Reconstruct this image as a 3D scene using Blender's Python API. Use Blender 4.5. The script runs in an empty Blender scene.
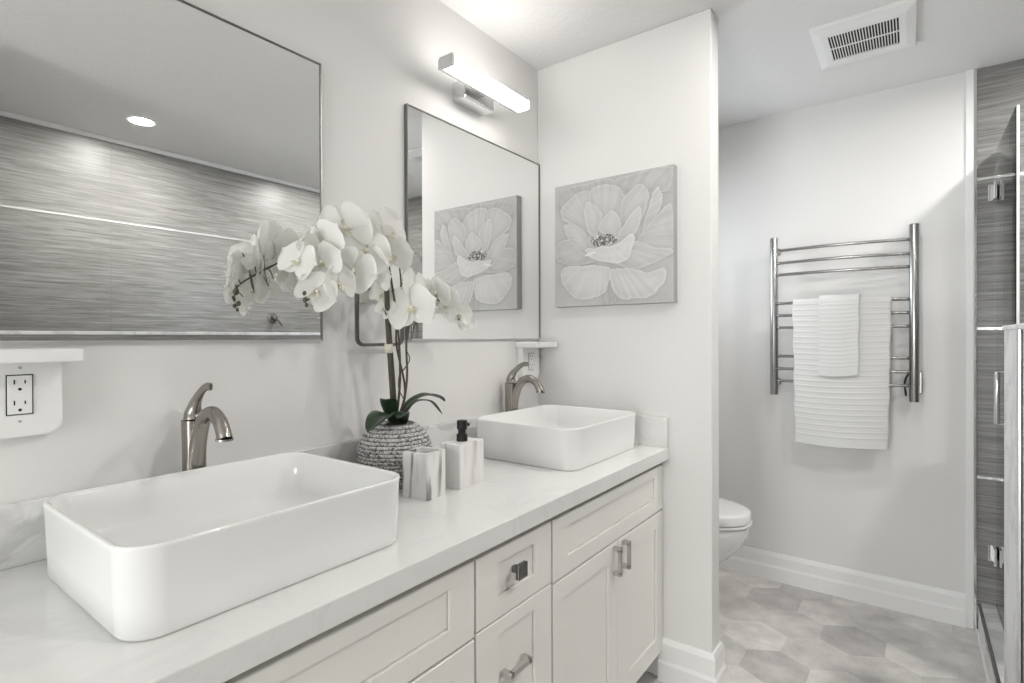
import bpy, bmesh, math, random
import numpy as np
from mathutils import Vector, Matrix, noise
random.seed(7)
sc = bpy.context.scene
C = bpy.context.collection
PI = math.pi
R = math.radians

# ---------------------------------------------------------------- camera
cam = bpy.data.cameras.new('camera'); camo = bpy.data.objects.new('camera', cam); C.objects.link(camo)
cam.sensor_width = 36; cam.lens = 539.0/1024*36; cam.shift_y = -1.39/1024; cam.clip_start = 0.02
camo.matrix_world = (Matrix.Translation((1.3077, 0, 1.2765)) @ Matrix.Rotation(R(36.608), 4, 'Z')
                     @ Matrix.Rotation(R(90-0.2194), 4, 'X') @ Matrix.Rotation(R(-0.1838), 4, 'Z'))
sc.camera = camo
# ---------------------------------------------------------------- world, light level
w = bpy.data.worlds.new('world'); sc.world = w; w.use_nodes = True
w.node_tree.nodes['Background'].inputs[0].default_value = (0.75, 0.85, 1, 1)
w.node_tree.nodes['Background'].inputs[1].default_value = 1.0
sc.view_settings.view_transform = 'Standard'; sc.view_settings.look = 'None'
sc.view_settings.exposure = 0.16; sc.view_settings.gamma = 1; sc.view_settings.use_curve_mapping = False
TUBE = 10.0      # vanity light tubes
CAN = 520.0       # recessed ceiling lights
def area_light(name, loc, rot, sx, sy, power, col=(1, 1, 1)):
    l = bpy.data.lights.new(name, 'AREA'); l.shape = 'RECTANGLE'; l.size = sx; l.size_y = sy; l.energy = power; l.color = col
    o = bpy.data.objects.new(name, l); C.objects.link(o); o.location = loc; o.rotation_euler = rot
    return o
# soft fill added behind the camera, set in an assumed unseen window
area_light('added_back_fill', (0.78, -2.82, 1.10), (R(90), 0, 0), 1.0, 1.9, 62, (1.0, 0.985, 0.96))
# cool fill added to brighten the toilet nook, from an assumed window
area_light('added_nook_fill', (-0.16, 2.58, 1.72), (0, R(-90), 0), 0.62, 0.62, 9, (0.90, 0.95, 1.0))

# ---------------------------------------------------------------- materials
def mat(name, col, rough=0.5, metal=0.0, spec=0.5, bump=None, emit=None, coat=0.0, sss=0):
    m = bpy.data.materials.new(name); m.use_nodes = True
    nt = m.node_tree; b = nt.nodes['Principled BSDF']
    b.inputs['Base Color'].default_value = (*col, 1); b.inputs['Roughness'].default_value = rough
    b.inputs['Metallic'].default_value = metal; b.inputs['Specular IOR Level'].default_value = spec
    b.inputs['Coat Weight'].default_value = coat; b.inputs['Coat Roughness'].default_value = 0.05
    if emit:
        b.inputs['Emission Color'].default_value = (*emit[0], 1); b.inputs['Emission Strength'].default_value = emit[1]
    if bump:
        n, bp = nt.nodes.new('ShaderNodeTexNoise'), nt.nodes.new('ShaderNodeBump')
        tc, mp = nt.nodes.new('ShaderNodeTexCoord'), nt.nodes.new('ShaderNodeMapping')
        nt.links.new(tc.outputs['Object'], mp.inputs['Vector']); nt.links.new(mp.outputs[0], n.inputs['Vector'])
        mp.inputs['Scale'].default_value = bump[3] if len(bump) > 3 else (1, 1, 1)
        n.inputs['Scale'].default_value = bump[0]; n.inputs['Detail'].default_value = 4
        bp.inputs['Strength'].default_value = bump[1]; bp.inputs['Distance'].default_value = bump[2]
        nt.links.new(n.outputs['Fac'], bp.inputs['Height']); nt.links.new(bp.outputs[0], b.inputs['Normal'])
    return m
def noise_color(m, stops, scale=(1, 1, 1), nscale=5, detail=6, rough=0.6, dist=0.0, coord='Object', bump=None):
    nt = m.node_tree; b = nt.nodes['Principled BSDF']
    tc, mp = nt.nodes.new('ShaderNodeTexCoord'), nt.nodes.new('ShaderNodeMapping')
    n, r = nt.nodes.new('ShaderNodeTexNoise'), nt.nodes.new('ShaderNodeValToRGB')
    nt.links.new(tc.outputs[coord], mp.inputs['Vector']); nt.links.new(mp.outputs[0], n.inputs['Vector'])
    mp.inputs['Scale'].default_value = scale
    n.inputs['Scale'].default_value = nscale; n.inputs['Detail'].default_value = detail
    n.inputs['Roughness'].default_value = rough; n.inputs['Distortion'].default_value = dist
    cr = r.color_ramp
    while len(cr.elements) < len(stops): cr.elements.new(0.5)
    for e, (p, c) in zip(cr.elements, stops): e.position = p; e.color = (*c, 1)
    nt.links.new(n.outputs['Fac'], r.inputs['Fac']); nt.links.new(r.outputs[0], b.inputs['Base Color'])
    if bump:
        bp = nt.nodes.new('ShaderNodeBump'); bp.inputs['Strength'].default_value = bump[0]; bp.inputs['Distance'].default_value = bump[1]
        nt.links.new(n.outputs['Fac'], bp.inputs['Height']); nt.links.new(bp.outputs[0], b.inputs['Normal'])
    return m
g = lambda v, w=0.0: (v, v*(1-w*0.4), v*(1-w))
M = {}
M['wall'] = mat('wall_paint', (0.79, 0.782, 0.77), 0.55, spec=0.3, bump=(90, 0.12, 0.004))
M['ceiling'] = mat('ceiling_paint', (0.80, 0.798, 0.79), 0.7, spec=0.2, bump=(60, 0.35, 0.005))
M['trim'] = mat('trim_paint', (0.88, 0.88, 0.875), 0.35)
M['cabinet'] = mat('cabinet_lacquer', (0.85, 0.84, 0.805), 0.38)
M['cab_shade'] = mat('carcass_gap_shade', (0.26, 0.24, 0.20), 0.7)  # dark body colour stands in for shade in front gaps and under worktop
M['porcelain'] = mat('porcelain', (0.86, 0.86, 0.85), 0.08, coat=0.3)
M['plastic'] = mat('white_plastic', (0.86, 0.86, 0.85), 0.3)
M['black'] = mat('black_plastic', (0.012, 0.012, 0.012), 0.35)
M['dark'] = mat('duct_shade_black', (0.02, 0.02, 0.02), 0.8)
M['chrome'] = mat('chrome', (0.78, 0.78, 0.78), 0.09, 1.0)
M['steel'] = mat('polished_steel', (0.43, 0.43, 0.425), 0.27, 1.0)
M['nickel'] = mat('brushed_nickel', (0.33, 0.31, 0.285), 0.27, 1.0)
M['pull'] = mat('satin_nickel', (0.62, 0.61, 0.59), 0.28, 1.0)
M['alu'] = mat('light_aluminium', (0.80, 0.80, 0.80), 0.32, 1.0)
M['mirror'] = mat('mirror_silver', (0.93, 0.935, 0.93), 0.005, 1.0)
M['tube'] = mat('lit_tube', (1, 1, 1), 0.4, emit=((1.0, 0.97, 0.93), TUBE))
M['can'] = mat('lit_lens', (1, 1, 1), 0.4, emit=((1.0, 0.975, 0.94), CAN))
M['can_fill'] = mat('added_fill_lens', (1, 1, 1), 0.4, emit=((1.0, 0.975, 0.94), CAN*0.40))  # lens of the added hall fill light, weaker than the shower ones
M['frame'] = mat('dark_steel_edge', (0.22, 0.22, 0.21), 0.3, 1.0)
M['knob'] = mat('dark_chrome', (0.20, 0.19, 0.18), 0.12, 1.0)
M['grout'] = mat('floor_grout', (0.56, 0.55, 0.53), 0.8)
M['petal'] = mat('petal', (0.93, 0.93, 0.905), 0.55, spec=0.2)
nt = M['petal'].node_tree; tl_ = nt.nodes.new('ShaderNodeBsdfTranslucent'); tl_.inputs[0].default_value = (0.92, 0.92, 0.89, 1); ms_ = nt.nodes.new('ShaderNodeMixShader'); ms_.inputs[0].default_value = 0.35
nt.links.new(nt.nodes['Principled BSDF'].outputs[0], ms_.inputs[1]); nt.links.new(tl_.outputs[0], ms_.inputs[2]); nt.links.new(ms_.outputs[0], nt.nodes['Material Output'].inputs[0])
M['lip'] = mat('petal_lip', (0.82, 0.80, 0.66), 0.5)
M['leaf'] = mat('leaf_green', (0.022, 0.045, 0.022), 0.32)
M['stem'] = mat('stem_brown', (0.075, 0.06, 0.04), 0.5)
M['stake'] = noise_color(mat('stake_green', (0.09, 0.085, 0.05), 0.6), [(0.3, (0.03, 0.027, 0.018)), (0.7, (0.085, 0.078, 0.05))], (1, 1, 0.1), 200)
M['bud'] = mat('bud', (0.09, 0.085, 0.05), 0.5)
M['tie'] = mat('raffia', (0.62, 0.60, 0.50), 0.7)
M['terry'] = mat('terry_cloth', (0.77, 0.77, 0.755), 0.95, spec=0.1, bump=(450, 0.6, 0.004))
M['marble'] = noise_color(mat('quartz', (0.8, 0.8, 0.8), 0.16, coat=0.2), [(0.0, (0.80, 0.80, 0.785)), (0.47, (0.80, 0.80, 0.785)), (0.50, (0.765, 0.765, 0.755)), (0.53, (0.80, 0.80, 0.785)), (1.0, (0.81, 0.81, 0.80))], (1, 1, 1), 1.9, 7, 0.62, 1.6)
M['marble2'] = noise_color(mat('veined_marble', (0.8, 0.8, 0.8), 0.18), [(0.0, (0.56, 0.56, 0.56)), (0.36, (0.70, 0.70, 0.69)), (0.47, (0.60, 0.60, 0.60)), (0.53, (0.76, 0.76, 0.75)), (1.0, (0.78, 0.78, 0.77))], (1, 1.4, 2.6), 2.4, 7, 0.6, 1.4)
M['carrara'] = noise_color(mat('pale_veined_slab', (0.8, 0.8, 0.8), 0.3), [(0.0, (0.84, 0.84, 0.85)), (0.45, (0.84, 0.84, 0.85)), (0.50, (0.66, 0.66, 0.68)), (0.56, (0.83, 0.83, 0.84)), (1.0, (0.85, 0.85, 0.86))], (1, 1, 0.7), 3.0, 6, 0.6, 1.2)
M['acc_marble'] = noise_color(mat('banded_resin_marble', (0.8, 0.8, 0.8), 0.3), [(0.0, (0.12, 0.115, 0.11)), (0.41, (0.28, 0.275, 0.265)), (0.47, (0.80, 0.79, 0.78)), (0.58, (0.84, 0.83, 0.82)), (0.72, (0.66, 0.65, 0.63)), (1.0, (0.85, 0.85, 0.84))], (1, 1, 0.14), 27, 3, 0.5, 0.5)
M['tile'] = noise_color(mat('striated_tile', (0.3, 0.3, 0.3), 0.28), [(0.25, g(0.11, .09)), (0.44, g(0.21, .06)), (0.58, g(0.30, .05)), (0.78, g(0.46, .04))], (1, 1, 26), 4.0, 8, 0.66, 0.5, bump=(0.25, 0.002))
M['shower_floor'] = noise_color(mat('pan_tile', (0.3, 0.3, 0.3), 0.5), [(0.3, g(0.26)), (0.7, g(0.36))], (1, 1, 1), 8)
M['joint'] = mat('tile_joint', (0.22, 0.22, 0.21), 0.7)
M['strip'] = mat('pale_metal_strip', (0.86, 0.86, 0.85), 0.22, 0.6)
M['vase_white'] = noise_color(mat('whitewashed_ridge', (0.6, 0.6, 0.6), 0.8), [(0.38, (0.10, 0.10, 0.098)), (0.52, (0.62, 0.61, 0.60)), (1, (0.76, 0.75, 0.74))], (1, 1, 1), 150, 3, 0.6, bump=(0.6, 0.004))
M['soil'] = mat('dark_moss', (0.04, 0.035, 0.025), 0.9)

# hex floor tile, tone per tile stored in an attribute
m = mat('hex_tile', (0.5, 0.5, 0.5), 0.42); M['hex'] = m; nt = m.node_tree; b = nt.nodes['Principled BSDF']
at = nt.nodes.new('ShaderNodeAttribute'); at.attribute_name = 'tone'
n1 = nt.nodes.new('ShaderNodeTexNoise'); n1.inputs['Scale'].default_value = 7; n1.inputs['Detail'].default_value = 6; n1.inputs['Roughness'].default_value = 0.65
tc = nt.nodes.new('ShaderNodeTexCoord'); nt.links.new(tc.outputs['Object'], n1.inputs['Vector'])
mr = nt.nodes.new('ShaderNodeMapRange'); mr.inputs['From Min'].default_value = 0.3; mr.inputs['From Max'].default_value = 0.7; mr.inputs['To Min'].default_value = 0.74; mr.inputs['To Max'].default_value = 1.18
nt.links.new(n1.outputs['Fac'], mr.inputs['Value'])
mx = nt.nodes.new('ShaderNodeVectorMath'); mx.operation = 'SCALE'
nt.links.new(at.outputs['Color'], mx.inputs[0]); nt.links.new(mr.outputs[0], mx.inputs['Scale']); nt.links.new(mx.outputs[0], b.inputs['Base Color'])
# canvas paint
m = mat('canvas_paint', (0.6, 0.6, 0.6), 0.6); M['canvas_paint'] = m; nt = m.node_tree
at = nt.nodes.new('ShaderNodeAttribute'); at.attribute_name = 'paint'; nt.links.new(at.outputs['Color'], nt.nodes['Principled BSDF'].inputs['Base Color'])
M['canvas_side'] = mat('canvas_side', (0.40, 0.40, 0.40), 0.8)
# clear glass
def glass(name, tint, gl=1.0):
    m = bpy.data.materials.new(name); m.use_nodes = True; nt = m.node_tree; nt.nodes.clear()
    o = nt.nodes.new('ShaderNodeOutputMaterial'); mi = nt.nodes.new('ShaderNodeMixShader'); f = nt.nodes.new('ShaderNodeFresnel')
    t = nt.nodes.new('ShaderNodeBsdfTransparent'); gg = nt.nodes.new('ShaderNodeBsdfGlossy')
    t.inputs[0].default_value = (*tint, 1); gg.inputs['Roughness'].default_value = 0.0; f.inputs['IOR'].default_value = 1.3
    nt.links.new(f.outputs[0], mi.inputs[0]); nt.links.new(t.outputs[0], mi.inputs[1]); nt.links.new(gg.outputs[0], mi.inputs[2]); nt.links.new(mi.outputs[0], o.inputs[0])
    return m
M['glass'] = glass('clear_glass', (0.965, 0.972, 0.97))
M['seal'] = mat('clear_seal', (0.80, 0.82, 0.81), 0.25)

# ---------------------------------------------------------------- mesh helpers
def bx(bm, x0, x1, y0, y1, z0, z1, bev=0.0, seg=2):
    t = bmesh.new(); bmesh.ops.create_cube(t, size=1)
    for v in t.verts: v.co = Vector(((x0+x1)/2+v.co.x*(x1-x0), (y0+y1)/2+v.co.y*(y1-y0), (z0+z1)/2+v.co.z*(z1-z0)))
    if bev: bmesh.ops.bevel(t, geom=list(t.edges), offset=bev, segments=seg, affect='EDGES', profile=0.5)
    merge(bm, t); return bm
def merge(bm, t, mtx=None):
    if mtx is not None: bmesh.ops.transform(t, matrix=mtx, verts=t.verts)
    vm = {v: bm.verts.new(v.co) for v in t.verts}
    for f in t.faces:
        try:
            nf = bm.faces.new([vm[v] for v in f.verts]); nf.smooth = f.smooth; nf.material_index = f.material_index
        except ValueError: pass
    t.free()
def loft(bm, rings, cap0=True, cap1=True, smooth=True, closed=True):
    rv = [[bm.verts.new(p) for p in r] for r in rings]; n = len(rings[0])
    for a, b_ in zip(rv, rv[1:]):
        for i in range(n if closed else n-1):
            f = bm.faces.new((a[i], a[(i+1) % n], b_[(i+1) % n], b_[i])); f.smooth = smooth
    if cap0: bm.faces.new(list(reversed(rv[0])))
    if cap1: bm.faces.new(rv[-1])
    return rv
def lathe(bm, prof, cx=0, cy=0, seg=32, cap0=True, cap1=True, smooth=True):
    loft(bm, [[(cx+r*math.cos(2*PI*i/seg), cy+r*math.sin(2*PI*i/seg), z) for i in range(seg)] for r, z in prof], cap0, cap1, smooth); return bm
def catmull(P, n=8):
    P = [Vector(p) for p in P]; Q = [P[0]*2-P[1]]+P+[P[-1]*2-P[-2]]; out = []
    for i in range(1, len(Q)-2):
        a, b_, c, d = Q[i-1:i+3]
        for k in range(n):
            t = k/n; out.append(0.5*((2*b_)+(c-a)*t+(2*a-5*b_+4*c-d)*t*t+(3*b_-a-3*c+d)*t**3))
    return out+[P[-1]]
def lerp_list(L, n):
    out = []
    for i in range(n):
        t = i/(n-1)*(len(L)-1); k = min(int(t), len(L)-2); f = t-k
        out.append(L[k]*(1-f)+L[k+1]*f if not isinstance(L[k], (tuple, list)) else tuple(a*(1-f)+b_*f for a, b_ in zip(L[k], L[k+1])))
    return out
def tube(bm, P, rad, seg=10, n=0, up=None, sq=1.0, pw=1.0):
    """sweep an ellipse (or superellipse) along a path; rad: number, list or list of (a,b)"""
    P = catmull(P, n) if n else [Vector(p) for p in P]
    rs = lerp_list(rad, len(P)) if isinstance(rad, (list, tuple)) else [rad]*len(P)
    rings = []; upv = Vector(up) if up else None; prev = None
    for i, p in enumerate(P):
        t = (P[min(i+1, len(P)-1)]-P[max(i-1, 0)]).normalized()
        if upv is not None: s = upv.cross(t).normalized() if upv.cross(t).length > 1e-5 else prev
        else:
            ref = prev if prev is not None else (Vector((0, 0, 1)) if abs(t.z) < 0.9 else Vector((1, 0, 0)))
            s = (ref-t*ref.dot(t)).normalized()
        prev = s; q = t.cross(s).normalized()
        a, b_ = rs[i] if isinstance(rs[i], tuple) else (rs[i], rs[i])
        ring = []
        for k in range(seg):
            th = 2*PI*k/seg; c, d = math.cos(th), math.sin(th)
            c = math.copysign(abs(c)**pw, c); d = math.copysign(abs(d)**pw, d)
            ring.append(p+s*c*a+q*d*b_)
        rings.append(ring)
    loft(bm, rings); return bm
def rrect(w, d, r, z, cx=0, cy=0, n=8):
    pts = []
    for (sx, sy, a0) in ((1, 1, 0), (-1, 1, 90), (-1, -1, 180), (1, -1, 270)):
        for k in range(n+1):
            a = R(a0+90*k/n); pts.append((cx+sx*(w/2-r)+r*math.cos(a), cy+sy*(d/2-r)+r*math.sin(a), z))
    return pts
def prism(bm, pts2, axis, a, b_):
    """extrude a 2-D outline along an axis"""
    def P(p, t): return (t, p[0], p[1]) if axis == 'x' else (p[0], t, p[1]) if axis == 'y' else (p[0], p[1], t)
    loft(bm, [[P(p, a) for p in pts2], [P(p, b_) for p in pts2]], smooth=False); return bm
def obj(name, bm, m, parent=None, autosmooth=None, loc=None):
    bmesh.ops.recalc_face_normals(bm, faces=bm.faces)
    me = bpy.data.meshes.new(name); bm.to_mesh(me); bm.free()
    o = bpy.data.objects.new(name, me); C.objects.link(o)
    for mm in (m if isinstance(m, list) else [m]): me.materials.append(mm)
    if parent: o.parent = parent
    if loc: o.location = loc
    if autosmooth:
        for p in me.polygons: p.use_smooth = True
        md = o.modifiers.new('edges', 'EDGE_SPLIT'); md.split_angle = R(autosmooth)
    return o
def tag(o, label, cat, group=None):
    o['label'] = label; o['category'] = cat
    if group: o['group'] = group
    return o
def thing(name, label, cat, loc=(0, 0, 0), rz=0, group=None):
    o = bpy.data.objects.new(name, None); C.objects.link(o); o.location = loc; o.rotation_euler = (0, 0, rz); o.empty_display_size = 0.05
    return tag(o, label, cat, group)
def struct(name, bm, m, parent=None, **k):
    o = obj(name, bm, m, parent, **k)
    if not parent: o['kind'] = 'structure'
    return o
B = bmesh.new
def box(*a, **k): return bx(B(), *a, **k)

# ---------------------------------------------------------------- room shell
YP, YF, H = 1.951, 3.095, 2.44
XE, YPB = 0.738, 2.040          # end and back of the partition
YB = -2.70                      # wall behind the camera
XR = 1.535                      # shower curb face / right wall
XS = 2.44                       # shower side wall
YS = 0.30                       # near end of the shower
struct('ceiling', box(-0.1, XS+0.1, YB-0.1, YF+0.1, H, H+0.1), M['ceiling'])
fl = struct('floor', box(-0.1, XS+0.1, YB-0.1, YF+0.1, -0.1, -0.0015), M['grout'])
# hexagonal floor tiles
bm = B(); lay = bm.faces.layers.int.new('t')
wf, side = 0.2275, 0.1325; rr = side-0.0004
rnd = random.Random(11)
for j in range(-30, 8):
    for i in range(-9, 8):
        cx_ = 0.992+i*wf+(wf/2 if j % 2 else 0); cy_ = 2.470+j*side*1.5
        if cx_ < -0.15 or cx_ > 1.7 or cy_ < YB-0.2 or cy_ > YF+0.2: continue
        vs = [bm.verts.new((cx_+rr*math.sin(R(60*k))*0.992, cy_+rr*math.cos(R(60*k)), 0)) for k in range(6)]
        bm.faces.new(vs)
for co, no in (((0, 0, 0), (-1, 0, 0)), ((XR, 0, 0), (1, 0, 0)), ((0, YB, 0), (0, -1, 0)), ((0, YF, 0), (0, 1, 0))):
    bmesh.ops.bisect_plane(bm, geom=bm.verts[:]+bm.edges[:]+bm.faces[:], plane_co=co, plane_no=no, clear_outer=True)
ft = obj('floor_tiles', bm, M['hex'], fl)
att = ft.data.attributes.new('tone', 'FLOAT_COLOR', 'FACE')
for k, p in enumerate(ft.data.polygons):
    v = 0.72+0.16*(rnd.random()-0.5); v = v-0.14 if rnd.random() < 0.25 else v
    att.data[k].color = (v, v*0.965, v*0.93, 1)
bm = box(-0.1, 0, YB-0.1, 2.27, 0, H)
bx(bm, -0.1, 0, 2.89, YF+0.1, 0, H); bx(bm, -0.1, 0, 2.27, 2.89, 0, 1.41); bx(bm, -0.1, 0, 2.27, 2.89, 2.03, H)
struct('wall_left', bm, M['wall'])
bm = B()
for a in ((2.27, 2.30, 1.41, 2.03), (2.86, 2.89, 1.41, 2.03), (2.30, 2.86, 1.41, 1.44), (2.30, 2.86, 2.0, 2.03)): bx(bm, -0.07, -0.02, a[0], a[1], a[2], a[3])
wi2 = struct('added_window_2', bm, M['trim'])  # unseen window, added to carry the nook fill
obj('pane', box(-0.048, -0.044, 2.30, 2.86, 1.44, 2.0), M['glass'], wi2)
struct('wall_partition', box(0, XE, YP, YPB, 0, H, bev=0.004), M['wall'])
struct('wall_far', box(0, 1.527, YF, YF+0.1, 0, H), M['wall'])
sb = struct('wall_shower_back', box(1.527, XS+0.1, YF, YF+0.1, 0, H), M['tile'])
ss = struct('wall_shower_side', box(XS, XS+0.1, YS, YF, 0, H), M['tile'])
struct('wall_right', box(XR, XR+0.1, YB, YS, 0, H), M['wall'])
struct('wall_shower_end', box(XR+0.1, XS+0.1, YS-0.1, YS, 0, H), M['tile'])
# wall behind the camera, with an opening added for the fill light
wb = struct('wall_back', bx(bx(bx(box(0, 0.28, YB-0.1, YB, 0, H), 1.28, XR, YB-0.1, YB, 0, H), 0.28, 1.28, YB-0.1, YB, 0, 0.10), 0.28, 1.28, YB-0.1, YB, 2.05, H), M['wall'])
bm = B()
for a in ((0.28, 0.33, 0.10, 2.05), (1.23, 1.28, 0.10, 2.05), (0.33, 1.23, 0.10, 0.15), (0.33, 1.23, 2.0, 2.05), (0.33, 1.23, 1.0, 1.04)): bx(bm, a[0], a[1], YB-0.07, YB-0.02, a[2], a[3])
wi = struct('added_window_1', bm, M['trim'])  # assumed window, out of view, framing the added back fill
obj('pane', box(0.33, 1.23, YB-0.048, YB-0.044, 0.15, 2.0), M['glass'], wi)
# tile accent strips and joints
for z in (0.664, 1.311, 1.960):
    obj('accent_strip', box(1.533, XS-0.006, YF-0.003, YF+0.002, z-0.0055, z+0.0055), M['strip'], sb)
    obj('accent_strip', box(XS-0.003, XS+0.002, YS, YF-0.003, z-0.0055, z+0.0055), M['strip'], ss)
for y in (1.125-1.2 + 1.2, 2.325):
    obj('tile_joint', box(XS-0.0008, XS+0.001, y-0.001, y+0.001, 0, H), M['joint'], ss)
struct('trim_1', box(XS-0.022, XS, YS, YF, H-0.025, H, bev=0.004), M['trim'])
struct('trim_2', box(1.496, 1.522, YF-0.013, YF, 0.0, H, bev=0.002), M['trim'])
struct('trim_3', box(1.522, 1.533, YF-0.016, YF+0.001, 0.0, H, bev=0.002), M['chrome'])
# baseboards, stepped profile
def base_prof(s=1, h=0.143):  # (offset from wall, z)
    return [(0, 0), (0.020, 0), (0.020, 0.068), (0.0165, 0.074), (0.0135, 0.080), (0.0135, h-0.018), (0.010, h-0.008), (0.007, h), (0, h)]
bm = B(); prism(bm, [(YF-a, z) for a, z in base_prof()], 'x', 0.0, 1.496); struct('baseboard_far', bm, M['trim'])
# partition: front face and end face, mitred
bm = B(); pr = base_prof(h=0.157)
loft(bm, [[(0.545, YP-a, z) for a, z in pr], [(XE+a, YP-a, z) for a, z in pr], [(XE+a, YPB+a, z) for a, z in pr], [(0.0, YPB+a, z) for a, z in pr]], smooth=False)
struct('baseboard_partition', bm, M['trim'])
bm = B(); prism(bm, [(a, z) for a, z in base_prof()], 'y', YPB+0.02, YF-0.02); struct('baseboard_left', bm, M['trim'])
bm = B(); prism(bm, [(XR-a, z) for a, z in base_prof()], 'y', YB, YS); struct('baseboard_right', bm, M['trim'])
# shower: curb, half wall, pan
cu = struct('shower_curb', box(XR, 1.665, 2.39, YF, 0, 0.118, bev=0.002), M['marble2'])
obj('edge_trim', box(XR-0.002, XR+0.010, 2.39, YF-0.016, 0.110, 0.121), M['steel'], cu)
obj('caulk_line', box(XR-0.006, XR, 2.39, YF-0.016, 0, 0.006), M['trim'], cu)
struct('shower_pan', box(1.665, XS, YS, YF, -0.001, 0.02), M['shower_floor'])
pw = struct('wall_pony', box(1.555, 1.665, YS, 2.098, 0, 1.297), M['tile'])
obj('end_panel', box(1.550, 1.672, 2.098, 2.39, 0, 1.297, bev=0.002), M['carrara'], pw)
obj('cap', box(1.545, 1.678, YS, 2.395, 1.297, 1.312, bev=0.003), M['carrara'], pw)
obj('corner_trim', box(1.5465, 1.552, 2.062, 2.098, 0, 1.297), M['alu'], pw)

# ---------------------------------------------------------------- shower door
t = thing('shower_door', 'frameless clear glass shower door hinged on the grey tiled wall', 'shower door', (1.60, 3.08, 0.13))
obj('glass_panel', box(-0.005, 0.005, -0.545, -0.006, 0, 1.943), M['glass'], t)
obj('edge_seal', box(-0.004, 0.004, -0.549, -0.545, 0, 1.943, bev=0.001), M['seal'], t)
obj('bottom_sweep', box(-0.006, 0.006, -0.545, -0.006, -0.010, 0.006), M['steel'], t)
for z in (1.762, 0.216):
    bm = B()
    for s in (-1, 1):
        bx(bm, s*0.012-0.005+s*0.001, s*0.012+0.005+s*0.001, -0.062, -0.004, z-0.036, z+0.036, bev=0.002)
    hg = obj('hinge', bm, M['chrome'], t)
    obj('wall_plate', box(-0.032, 0.032, 0.0, 0.0145, z-0.036, z+0.036, bev=0.003), M['chrome'], hg)
bm = B(); 
for s in (-1, 1): tube(bm, [(s*0.006, -0.50, 0.835), (s*0.05, -0.50, 0.835), (s*0.05, -0.50, 1.02), (s*0.006, -0.50, 1.02)], 0.0085, 10)
obj('pull_handle', bm, M['chrome'], t, autosmooth=50)

# shower fittings on the tiled walls (seen in the mirrors)
t = thing('overhead_shower', 'chrome shower head on a curved arm seen in the narrow strip of the right mirror', 'shower head', (1.92, YF, 1.93))
bm = B(); lathe(bm, [(0.03, 0), (0.03, 0.006), (0.012, 0.012)], seg=20); bmesh.ops.rotate(bm, matrix=Matrix.Rotation(R(90), 3, 'X'), verts=bm.verts)
obj('wall_flange', bm, M['chrome'], t)
obj('arm', tube(B(), [(0, -0.008, 0), (0, -0.07, 0.03), (0, -0.15, 0.03), (0, -0.20, -0.02)], 0.010, 10, 6), M['chrome'], t)
bm = B(); lathe(bm, [(0.014, 0.03), (0.018, 0.0), (0.055, -0.022), (0.06, -0.035), (0.057, -0.04)], seg=24)
bmesh.ops.rotate(bm, matrix=Matrix.Rotation(R(-25), 3, 'X'), verts=bm.verts); bmesh.ops.translate(bm, vec=(0, -0.205, -0.03), verts=bm.verts)
obj('spray_head', bm, M['chrome'], t, autosmooth=50)
t = thing('hand_shower', 'slim handheld shower hanging on a chrome slide bar in the shower', 'hand shower', (1.99, YF, 1.20))
bm = B(); tube(bm, [(0, -0.05, 0), (0, -0.05, 0.62)], 0.010, 12)
for z in (0.02, 0.60): tube(bm, [(0, 0, z), (0, -0.05, z)], 0.012, 12)
obj('slide_bar', bm, M['nickel'], t, autosmooth=50)
bm = B(); tube(bm, [(0, -0.06, 0.38), (0, -0.09, 0.50), (0, -0.12, 0.56)], [0.011, 0.012, 0.03], 12, 4)
obj('handset', bm, M['chrome'], t, autosmooth=60)
obj('hose', tube(B(), [(0, -0.06, 0.38), (-0.02, -0.06, 0.1), (-0.08, -0.06, -0.22), (-0.14, -0.05, -0.10), (-0.15, -0.005, 0.0)], 0.006, 8, 8), M['steel'], t)
t = thing('shower_valve', 'round chrome shower valve on the grey tile seen low in the left mirror', 'shower valve', (XS, 2.10, 1.43))
bm = B(); lathe(bm, [(0.036, 0), (0.036, 0.008), (0.02, 0.012), (0.018, 0.045), (0.008, 0.05)], seg=24); bmesh.ops.rotate(bm, matrix=Matrix.Rotation(R(-90), 3, 'Y'), verts=bm.verts)
obj('valve_body', bm, M['nickel'], t, autosmooth=40)
obj('lever', tube(B(), [(-0.04, 0, 0), (-0.045, 0.03, -0.03), (-0.045, 0.05, -0.06)], [0.008, 0.005], 8, 4), M['nickel'], t)

# ---------------------------------------------------------------- mirrors
def mirror(y0, y1, z0, z1, label):
    t = thing('wall_mirror', label, 'mirror', (0, (y0+y1)/2, z0), group='mirrors over the vanity')
    hw, h = (y1-y0)/2, z1-z0; f = 0.0034
    obj('mirror_glass', box(0.0, 0.011, -hw+f, hw-f, f, h-f), M['mirror'], t)
    bm = B()
    bx(bm, 0, 0.014, -hw, -hw+f, 0, h); bx(bm, 0, 0.014, hw-f, hw, 0, h)
    bx(bm, 0, 0.014, -hw+f, hw-f, h-f, h)
    obj('bottom_rail', box(0, 0.014, -hw+f, hw-f, 0, f), M['alu'], t)
    obj('frame', bm, M['frame'], t)
mirror(-0.040, 0.874, 1.271, 2.026, 'large thin-framed wall mirror above the near sink, reflecting grey shower tile')
mirror(1.184, 1.948, 1.272, 2.027, 'wall mirror above the far sink, reflecting the flower painting')

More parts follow.
